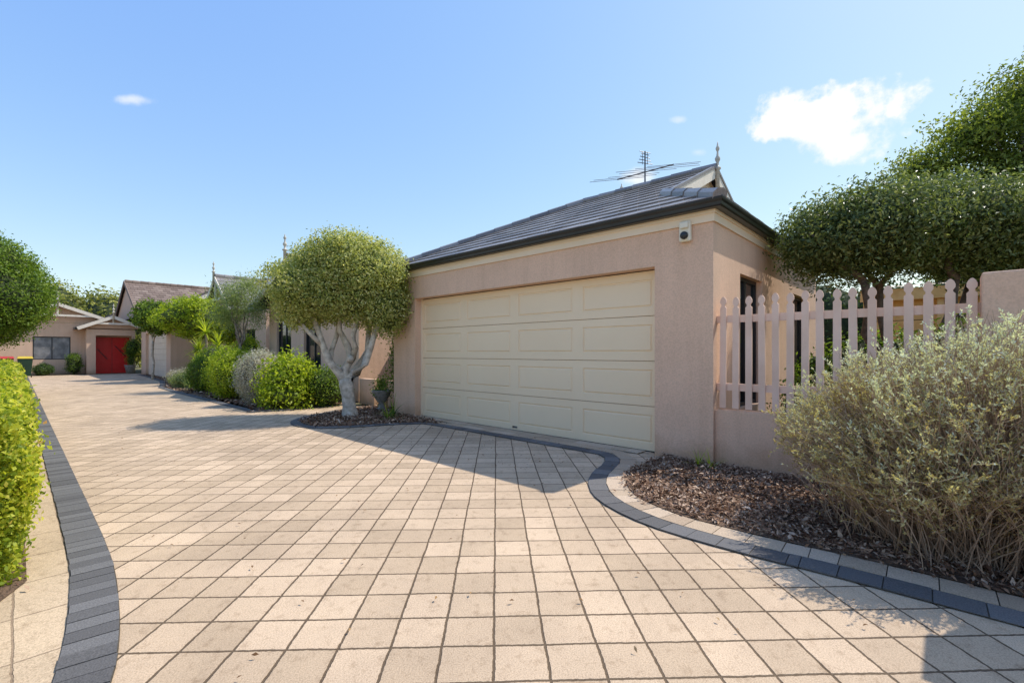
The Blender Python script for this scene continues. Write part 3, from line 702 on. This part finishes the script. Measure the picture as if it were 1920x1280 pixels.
def hedge(name,x0,x1,y0,y1,z1,n,mat,near,L):
    u=RNG.uniform(0,1,n); d0=near; d1=x1-x0+near
    dist=d0*(d1/d0)**u; X=x1-(dist-near)
    side=RNG.uniform(0,1,n); Y=np.zeros(n);Z=np.zeros(n);nr=np.zeros((n,3))
    wv=lambda X,k:.05*np.sin(X*3.1+k)+.035*np.sin(X*7.3+k*2)+.02*np.sin(X*17+k)
    fr=side<.55; tp_=(side>=.55)&(side<.85); en=side>=.85
    zz=RNG.uniform(.02,1,n); Z[fr]=zz[fr]*z1; Y[fr]=y1+wv(X[fr],Z[fr]*4)-.10*np.abs(zz[fr]-.6)**1.5*2; nr[fr]=(0.25,1,.15)
    Y[tp_]=RNG.uniform(y0,y1,tp_.sum()); Z[tp_]=z1+wv(X[tp_],Y[tp_]*5)-.10*np.abs((Y[tp_]-(y0+y1)/2)/((y1-y0)/2))**4; nr[tp_]=(0,.1,1)
    X[en]=x1+RNG.normal(0,.03,en.sum()); Y[en]=RNG.uniform(y0,y1,en.sum()); Z[en]=zz[en]*z1; nr[en]=(1,.1,.2)
    P=np.stack([X,Y,Z],1)+RNG.normal(size=(n,3))*.035; P[:,2]=np.maximum(P[:,2],.02)
    size=L*(1+np.clip((x1-X)/9,0,1.3))
    g=np.floor(X*7)+np.floor(Z*8)*13+np.floor(Y*8)*31; ct=np.abs(np.sin(g*12.9898)*43758.5)%1
    q=leaf_quads(P,nr,size,.55,.8); tone=.35*ct+.65*RNG.uniform(0,1,n)
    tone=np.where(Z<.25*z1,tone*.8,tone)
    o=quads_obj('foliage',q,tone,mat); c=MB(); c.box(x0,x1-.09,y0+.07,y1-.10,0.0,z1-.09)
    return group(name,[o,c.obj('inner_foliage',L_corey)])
hedge('clipped_hedge',-19.5,-3.75,-.85,-.01,.95,95000,L_hedge,2.2,.034)

def bush(name,x,y,rx,ry,h,n,L,W,mat,seed,core=L_core,amp=.12,clump=.05,cs=.82,kind='round'):
    es=[(x,y,h*.52,rx,ry,h*.5)]
    if kind=='multi':
        r=random.Random(seed)
        es=[(x+r.uniform(-.35,.35)*rx,y+r.uniform(-.35,.35)*ry,h*r.uniform(.4,.62),rx*.7,ry*.7,h*.38) for _ in range(4)]+[(x,y,h*.3,rx*.95,ry*.9,h*.32)]
    mb=MB()
    for k in range(6): limb(mb,(x,y,0),(x+random.uniform(-.5,.5)*rx,y+random.uniform(-.5,.5)*ry,h*.6),.02,.008,4,.08,5)
    return group(name,[mb.obj('stems',M_bark3)]+foliage('foliage',es,n,L,W,mat,seed,amp,clump,12,.25,core=core,corescale=cs))
M_cg=simple('core_grey',(.12,.10,.075),(.20,.175,.13),9,.95,20,0)
bush('yellow_green_shrub',-14.3,4.15,.72,.62,1.36,16000,.055,.55,L_bright,21,L_corey,.24,.07,.78)
bush('yellow_green_shrub',-15.6,4.3,.55,.5,1.15,8000,.055,.55,L_bright,22,L_corey,.24,.07,.78)
bush('round_shrub',-17.4,4.15,.5,.5,1.1,8000,.05,.5,L_mid,23,L_corey)
bush('grey_shrub',-12.05,4.02,.55,.52,1.28,18000,.06,.2,L_grey,24,M_cg,.14,.05)
bush('leafy_shrub',-11.0,4.2,.62,.6,1.2,9000,.085,.5,L_bright,25,L_corey,.3,.10,.6,'multi')
bush('leafy_shrub',-10.75,5.05,.55,.5,.9,7000,.06,.45,L_mid,26,L_core,.25,.07,.75,'multi')
bush('leafy_shrub',-12.3,5.3,.6,.4,.8,5000,.07,.45,L_mid,27,L_core,.25,.07,.75,'multi')
bush('golden_shrub',-17.3,5.5,.9,.5,2.0,12000,.07,.5,L_bright,28,L_corey,.2,.07,.8,'multi')
bush('leafy_shrub',-19.3,4.9,.8,.7,1.5,9000,.08,.4,L_mid,29,L_core,.25,.08,.75,'multi')
bush('grey_shrub',-22.5,4.6,.6,.5,.55,4000,.08,.2,L_grey,30,M_cg,.2,.06,.7)
bush('leafy_shrub',-20.3,4.2,.5,.4,.5,3500,.08,.2,L_olive,31,L_core,.2,.06,.7)
bush('leafy_shrub',-36,1.0,.7,.4,.6,2500,.09,.4,L_dark,32)
bush('leafy_shrub',-36.2,2.25,.5,.4,1.2,2500,.09,.4,L_mid,33,L_core,.2,.07,.7,'multi')
bush('garden_shrub',-1.0,9.6,1.2,.6,1.7,9000,.08,.45,L_mid,34,L_core,.25,.08,.75,'multi')
bush('garden_shrub',.4,7.4,1.1,.6,1.75,12000,.07,.45,L_bright,38,L_core,.25,.08,.8,'multi')
bush('garden_shrub',1.8,7.6,1.2,.6,1.7,10000,.08,.45,L_bright,35,L_core,.25,.08,.75,'multi')
bush('garden_shrub',-1.1,6.6,.5,.5,1.15,5000,.06,.45,L_mid,36,L_core,.25,.08,.7,'multi')
bush('garden_shrub',2.6,11,2.4,.8,2.3,12000,.10,.45,L_dark,39,L_core,.25,.1,.8,'multi')
bush('climbing_vine',-8.55,5.75,.22,.3,2.2,6000,.055,.5,L_mid,37,L_core,.3,.07,.75)
def smalltree(name,x,y,h0,ells,n,L,W,mat,seed,core,amp=.15,clump=.08,bark=M_bark2,r=.06,inner=.3,cs=.75):
    global TB
    TB=Vector((x,y,0)); mb=MB(); limb(mb,TB,tp(.03,h0),r,r*.8,5,.04)
    for k in range(6):
        e=ells[k%len(ells)]; limb(mb,tp(.03,h0*.92),tp(e[0]+random.uniform(-.3,.3),e[1],e[2]+random.uniform(-.3,.3)),r*.6,r*.2,5,.08,6)
    return group(name,[mb.obj('trunk',bark,True)]+foliage('foliage',[e3(*e) for e in ells],n,L,W,mat,seed,amp,clump,14,inner,core=core,corescale=cs))
smalltree('olive_tree',-16.9,5.0,1.6,[(-.1,3.0,0,.75,.75,.7),(.45,2.6,0,.5,.6,.55),(-.5,2.5,0,.5,.5,.5),(.35,3.4,0,.35,.4,.4)],16000,.085,.2,L_olive,41,None,.3,.12,inner=.7)
smalltree('bright_tree',-23.8,5.3,1.2,[(-.3,2.7,0,1.1,1.1,.85),(.6,2.6,0,1.1,1.0,.85),(.2,3.0,0,.8,.8,.6),(1.2,2.2,0,.6,.6,.6)],18000,.11,.45,L_bright,42,L_corey,.26)
smalltree('topiary_tree',-27.0,4.35,1.9,[(0,2.95,0,.8,.8,.72),(.3,2.7,0,.7,.7,.6)],9000,.11,.5,L_mid,43,L_core,.08,.07,M_bark)
def spiky(name,x,y,h,heads,L,n,mat,w=.05):
    st=MB(); Q=[];T=[]
    for (dx,dy,z) in heads:
        limb(st,(x,y,0),(x+dx,y+dy,z),.05 if w>.03 else .01,.035 if w>.03 else .006,4,.05,6)
        for k in range(n):
            a=RNG.uniform(0,6.28); el=RNG.uniform(-.35,1.45); l=L*RNG.uniform(.7,1.1)
            d=np.array([math.cos(a)*math.cos(el),math.sin(a)*math.cos(el),math.sin(el)]); sd=np.array([-math.sin(a),math.cos(a),0])
            p=np.array([x+dx,y+dy,z]); prev=p; tone=RNG.uniform(0,1)
            for j in range(4):
                d2=d.copy(); d2[2]-=.22*j; d2/=np.linalg.norm(d2); nx=prev+d2*l/4
                w0=w*(1-.25*j)*.5; w1=w*(1-.25*(j+1))*.5+.0005
                Q.append([prev-sd*w0,prev+sd*w0,nx+sd*w1,nx-sd*w1]);T.append(tone); prev=nx
    return group(name,([st.obj('stem',M_bark2,True)] )+[quads_obj('blades',np.array(Q),np.array(T),mat)])
spiky('dracaena',-20.9,5.0,2,[(0,0,2.0),(.5,.3,1.5),(-.5,-.1,1.3),(.2,-.3,.8),(.9,.1,1.0)],.75,70,L_bright,.06)
spiky('strappy_plant',-7.75,4.95,.1,[(0,0,.06),(.12,-.2,.04)],.45,45,L_mid,.02)
spiky('strappy_plant',-18.6,4.0,.1,[(0,0,.06),(-.6,0,.06),(-1.2,.1,.06)],.5,50,L_olive,.02)
spiky('grass_tuft',-1.85,5.1,.1,[(0,0,.01),(-.15,.05,.01)],.26,30,L_bright,.009)
t=MB(); UX,UY=-9.0,5.45
t.lathe(UX,UY,[(a*.72,b*.8) for a,b in [(.16,0),(.17,.05),(.10,.08),(.08,.2),(.16,.28),(.25,.42),(.28,.5),(.30,.54),(.27,.56),(.24,.53),(.05,.5)]],18)
urn=t.obj('urn',M_stone,True)
Pq=np.array([[UX,UY,.5]])+RNG.normal(size=(600,3))*np.array([.09,.09,.13])
group('garden_urn',[urn,quads_obj('plant',leaf_quads(Pq,np.tile([0,0,1.],(600,1)),.08,.3),RNG.uniform(0,1,600),L_mid)])
t=MB(); t.lathe(-35.6,4.65,[(.18,0),(.27,.45),(.29,.5),(.25,.5),(.05,.45)],14)
group('potted_shrub',[t.obj('pot',M_stone,True)]+foliage('foliage',[(-35.6,4.75,1.5,.32,.32,.5),(-35.6,4.68,.8,.16,.16,.35)],2400,.09,.4,L_mid,51,.2,.08,12,.3,core=L_core))
def bin_(x,y,lid):
    b=MB(); b.hexa([(x-.22,y-.2,.08),(x+.22,y-.2,.08),(x+.22,y+.2,.08),(x-.22,y+.2,.08),(x-.29,y-.27,.95),(x+.29,y-.27,.95),(x+.29,y+.27,.95),(x-.29,y+.27,.95)])
    l=MB(); l.hexa([(x-.31,y-.29,.95),(x+.31,y-.29,.95),(x+.31,y+.29,.95),(x-.31,y+.29,.95),(x-.26,y-.25,1.06),(x+.26,y-.25,1.02),(x+.26,y+.25,1.02),(x-.26,y+.25,1.06)])
    w_=MB()
    for yy in (-.24,.2): w_.tube([(x-.2,y+yy,.1),(x-.2,y+yy+.04,.1)],[.1,.1],12)
    l.tube([(x-.33,y-.2,.98),(x-.33,y+.2,.98)],[.015,.015],6)
    group('wheelie_bin',[b.obj('body',M_binb,bevel=.02),l.obj('lid',lid,bevel=.015),w_.obj('wheels',M_black)])
M_binb=simple('bin_green',(.01,.04,.02),(.015,.055,.028),3,.5,20,0)
bin_(-33.5,-.35,simple('lid_red',(.45,.02,.02),(.5,.03,.03),3,.45,20,0)); bin_(-33.5,.3,simple('lid_yellow',(.6,.42,.03),(.65,.47,.04),3,.45,20,0))

es=[]
r=random.Random(3)
for k in range(34):
    a=r.uniform(-180,180); d=r.uniform(58,85); x=math.cos(rad(a))*d-10; y=math.sin(rad(a))*d
    hgt=r.uniform(2.6,4.4); es.append((x,y,hgt*.6,r.uniform(4,7),r.uniform(4,7),hgt))
fo=foliage('foliage',es,60000,.45,.6,L_far,61,.2,.5,12,.3,core=L_core,corescale=.85)
group('distant_trees',fo)
group('background_tree',foliage('foliage',[(-52,2.2,3.4,4,3.2,3.3),(-50,5.6,3.2,3.5,3,3.0),(-51,-2.5,3.2,3.6,3,3.3)],22000,.28,.55,L_far,62,.2,.3,12,.3,core=L_core,corescale=.85))

def coastal(x,y,rx,ry,h,nst,nl):
    base=np.array([x,y,0.])
    d=unit(np.abs(RNG.normal(size=(nst,3)))*np.sign(RNG.normal(size=(nst,3)))); 
    d[:,2]=np.abs(d[:,2])*1.0-.18; d=unit(d)
    ff=lump(d,77,.2)
    E=base+np.array([0,0,h*.42])+d*np.array([rx,ry,h*.56])*(ff*RNG.uniform(.76,1.05,nst))[:,None]
    E[:,2]=np.maximum(E[:,2],.04)
    st=base+np.stack([RNG.normal(0,.16,nst)+.30*(E[:,0]-x),RNG.normal(0,.16,nst)+.30*(E[:,1]-y),np.zeros(nst)],1)
    seg=6
    lean=RNG.normal(size=(nst,3))*.05
    def pos(f):
        c=st+(E-st)*f; w=math.sin(f*math.pi)
        c=c+lean*w; c[:,:2]+= (E-st)[:,:2]*(-.16*w); return c
    vd=unit(np.cross(E-st,RNG.normal(size=(nst,3)))); vd2=unit(np.cross(E-st,vd))
    qs=[];ts=[]
    prev=pos(0)
    for i in range(seg):
        nx=pos((i+1)/seg); w0=.0032*(1-i/seg*.7); w1=.0032*(1-(i+1)/seg*.7)
        for v in (vd,vd2):
            qs.append(np.stack([prev-v*w0,prev+v*w0,nx+v*w1,nx-v*w1],1)); ts.append(RNG.uniform(0,1,nst)*.7+.3*i/seg)
        prev=nx
    m=nst*4; k=RNG.integers(0,nst,m); f=RNG.uniform(.35,.97,m)
    p0=st[k]+(E[k]-st[k])*f[:,None]; w=np.sin(f*math.pi)[:,None]; p0=p0+lean[k]*w; p0[:,:2]+=(E[k]-st[k])[:,:2]*(-.16*w)
    dd=unit(unit(E[k]-st[k])+RNG.normal(size=(m,3))*.6+np.array([0,0,.25])); p1=p0+dd*RNG.uniform(.05,.15,m)[:,None]
    v=unit(np.cross(dd,RNG.normal(size=(m,3))))*.0015
    qs.append(np.stack([p0-v,p0+v,p1+v*.5,p1-v*.5],1)); ts.append(RNG.uniform(.2,1,m))
    tw=quads_obj('twigs',np.concatenate(qs),np.concatenate(ts),L_twig)
    j=RNG.integers(0,m,nl); g=RNG.uniform(0,1,nl)[:,None]; P=p0[j]+(p1[j]-p0[j])*g
    outer=np.linalg.norm((P-base-np.array([0,0,h*.42]))/np.array([rx,ry,h*.56]),axis=1)
    zf=P[:,2]/h
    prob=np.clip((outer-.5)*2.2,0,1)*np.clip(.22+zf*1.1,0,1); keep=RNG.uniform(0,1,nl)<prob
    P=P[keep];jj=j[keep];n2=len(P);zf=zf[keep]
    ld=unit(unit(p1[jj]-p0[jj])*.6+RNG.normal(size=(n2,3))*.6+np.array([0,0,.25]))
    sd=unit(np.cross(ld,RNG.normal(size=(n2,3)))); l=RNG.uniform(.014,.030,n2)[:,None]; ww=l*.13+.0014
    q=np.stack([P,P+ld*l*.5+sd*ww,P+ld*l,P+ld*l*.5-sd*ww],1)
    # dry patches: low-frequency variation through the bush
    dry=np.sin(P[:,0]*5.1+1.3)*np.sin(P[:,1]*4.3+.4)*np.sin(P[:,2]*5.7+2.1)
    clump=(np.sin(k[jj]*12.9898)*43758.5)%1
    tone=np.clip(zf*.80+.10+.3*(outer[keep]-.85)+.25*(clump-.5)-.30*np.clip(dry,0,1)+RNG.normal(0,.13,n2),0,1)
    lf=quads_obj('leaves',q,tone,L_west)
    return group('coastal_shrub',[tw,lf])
coastal(.10,4.30,1.10,.98,1.5,6000,480000)

# ------------------------------------------------------------------ camera, sun, sky
cam=bpy.data.cameras.new('camera'); co=bpy.data.objects.new('camera',cam); COL.objects.link(co)
co.location=(0,0,1.27); co.rotation_euler=(rad(90),0,rad(43.1)); cam.lens=16.31; cam.sensor_width=36; cam.shift_y=.0104; cam.clip_start=.05; cam.clip_end=2000
S.camera=co
sv=Vector((.28,.64,1)).normalized(); el=math.asin(sv.z); az=math.atan2(sv.x,sv.y)
sl=bpy.data.lights.new('sun','SUN'); sl.energy=4.5; sl.angle=rad(.53); sl.color=(1,.94,.85)
so=bpy.data.objects.new('sun',sl); COL.objects.link(so); so.rotation_euler=(-sv).to_track_quat('-Z','Y').to_euler()
W=bpy.data.worlds.new('World'); S.world=W; W.use_nodes=True; t=W.node_tree; bg=t.nodes['Background']
sk=N(t,'ShaderNodeTexSky',sky_type='NISHITA'); sk.sun_disc=False; sk.sun_elevation=el; sk.sun_rotation=az; sk.air_density=1.0; sk.dust_density=.6; sk.ozone_density=1.2
bg.inputs['Strength'].default_value=.15
tc=N(t,'ShaderNodeTexCoord')
nrmz=N(t,'ShaderNodeVectorMath',operation='NORMALIZE'); t.links.new(tc.outputs['Generated'],nrmz.inputs[0]); dirv=nrmz.outputs[0]
def mth(op,a,b=None,c=None):
    n=N(t,'ShaderNodeMath',operation=op)
    for i,x in enumerate((a,b,c)):
        if x is None: continue
        if isinstance(x,(int,float)): n.inputs[i].default_value=x
        else: t.links.new(x,n.inputs[i])
    return n.outputs[0]
def dot(v):
    n=N(t,'ShaderNodeVectorMath',operation='DOT_PRODUCT'); t.links.new(dirv,n.inputs[0]); n.inputs[1].default_value=v; return n.outputs['Value']
nz=N(t,'ShaderNodeTexNoise'); nz.inputs['Scale'].default_value=16; nz.inputs['Detail'].default_value=9; nz.inputs['Roughness'].default_value=.6; t.links.new(dirv,nz.inputs['Vector'])
nz2=N(t,'ShaderNodeTexNoise'); nz2.inputs['Scale'].default_value=7; nz2.inputs['Detail'].default_value=3; t.links.new(dirv,nz2.inputs['Vector'])
def cloud(u,v,a,b,dens,edge=.35,nk=1.6):
    c=(R_*u+D_+Vector((0,0,v))).normalized(); rt=Vector((R_.x,R_.y,0)); rt=(rt-c*rt.dot(c)).normalized(); up=c.cross(rt); up=up if up.z>0 else -up
    cc=dot(tuple(c)); ccs=mth('MAXIMUM',cc,.05)
    x=mth('DIVIDE',mth('DIVIDE',dot(tuple(rt)),ccs),a); y=mth('DIVIDE',mth('DIVIDE',dot(tuple(up)),ccs),b)
    r2=mth('SQRT',mth('ADD',mth('MULTIPLY',x,x),mth('MULTIPLY',y,y)))
    m=mth('SUBTRACT',1.0,r2); nn=mth('ADD',mth('MULTIPLY',mth('SUBTRACT',nz.outputs['Fac'],.5),nk*1.4),mth('MULTIPLY',mth('SUBTRACT',nz2.outputs['Fac'],.5),nk))
    m=mth('ADD',m,nn)
    n=N(t,'ShaderNodeMapRange',interpolation_type='SMOOTHSTEP'); t.links.new(m,n.inputs[0]); n.inputs[1].default_value=.05; n.inputs[2].default_value=.05+edge; n.inputs[3].default_value=0; n.inputs[4].default_value=dens
    front=mth('GREATER_THAN',cc,.2)
    return mth('MULTIPLY',n.outputs[0],front)
cl=[cloud(.655,.505,.125,.054,1.0,.4,1.5),cloud(.71,.465,.085,.06,1.0,.45,1.3),cloud(-.82,.545,.035,.012,.6,.8,1.5),cloud(.36,.50,.02,.008,.4,.9,1.5),cloud(.27,.375,.045,.022,.8,.9,1.0),cloud(.40,.43,.02,.01,.3,.9,1.2)]
m=cl[0]
for x in cl[1:]: m=mth('MAXIMUM',m,x)
# tone of the clear sky: per channel response of the Nishita radiance
sp=N(t,'ShaderNodeSeparateColor'); t.links.new(sk.outputs[0],sp.inputs[0])
cb=N(t,'ShaderNodeCombineColor')
for i,(k_,p_) in enumerate(((1.62,.86),(2.22,.66),(5.3,.17))):
    t.links.new(mth('MULTIPLY',mth('POWER',mth('MAXIMUM',sp.outputs[i],.001),p_),k_),cb.inputs[i])
t.links.new(mixc(t,m,cb.outputs[0],(7.1,7.1,7.2)),bg.inputs['Color'])
S.view_settings.view_transform='Standard'; S.view_settings.look='None'; S.view_settings.exposure=0
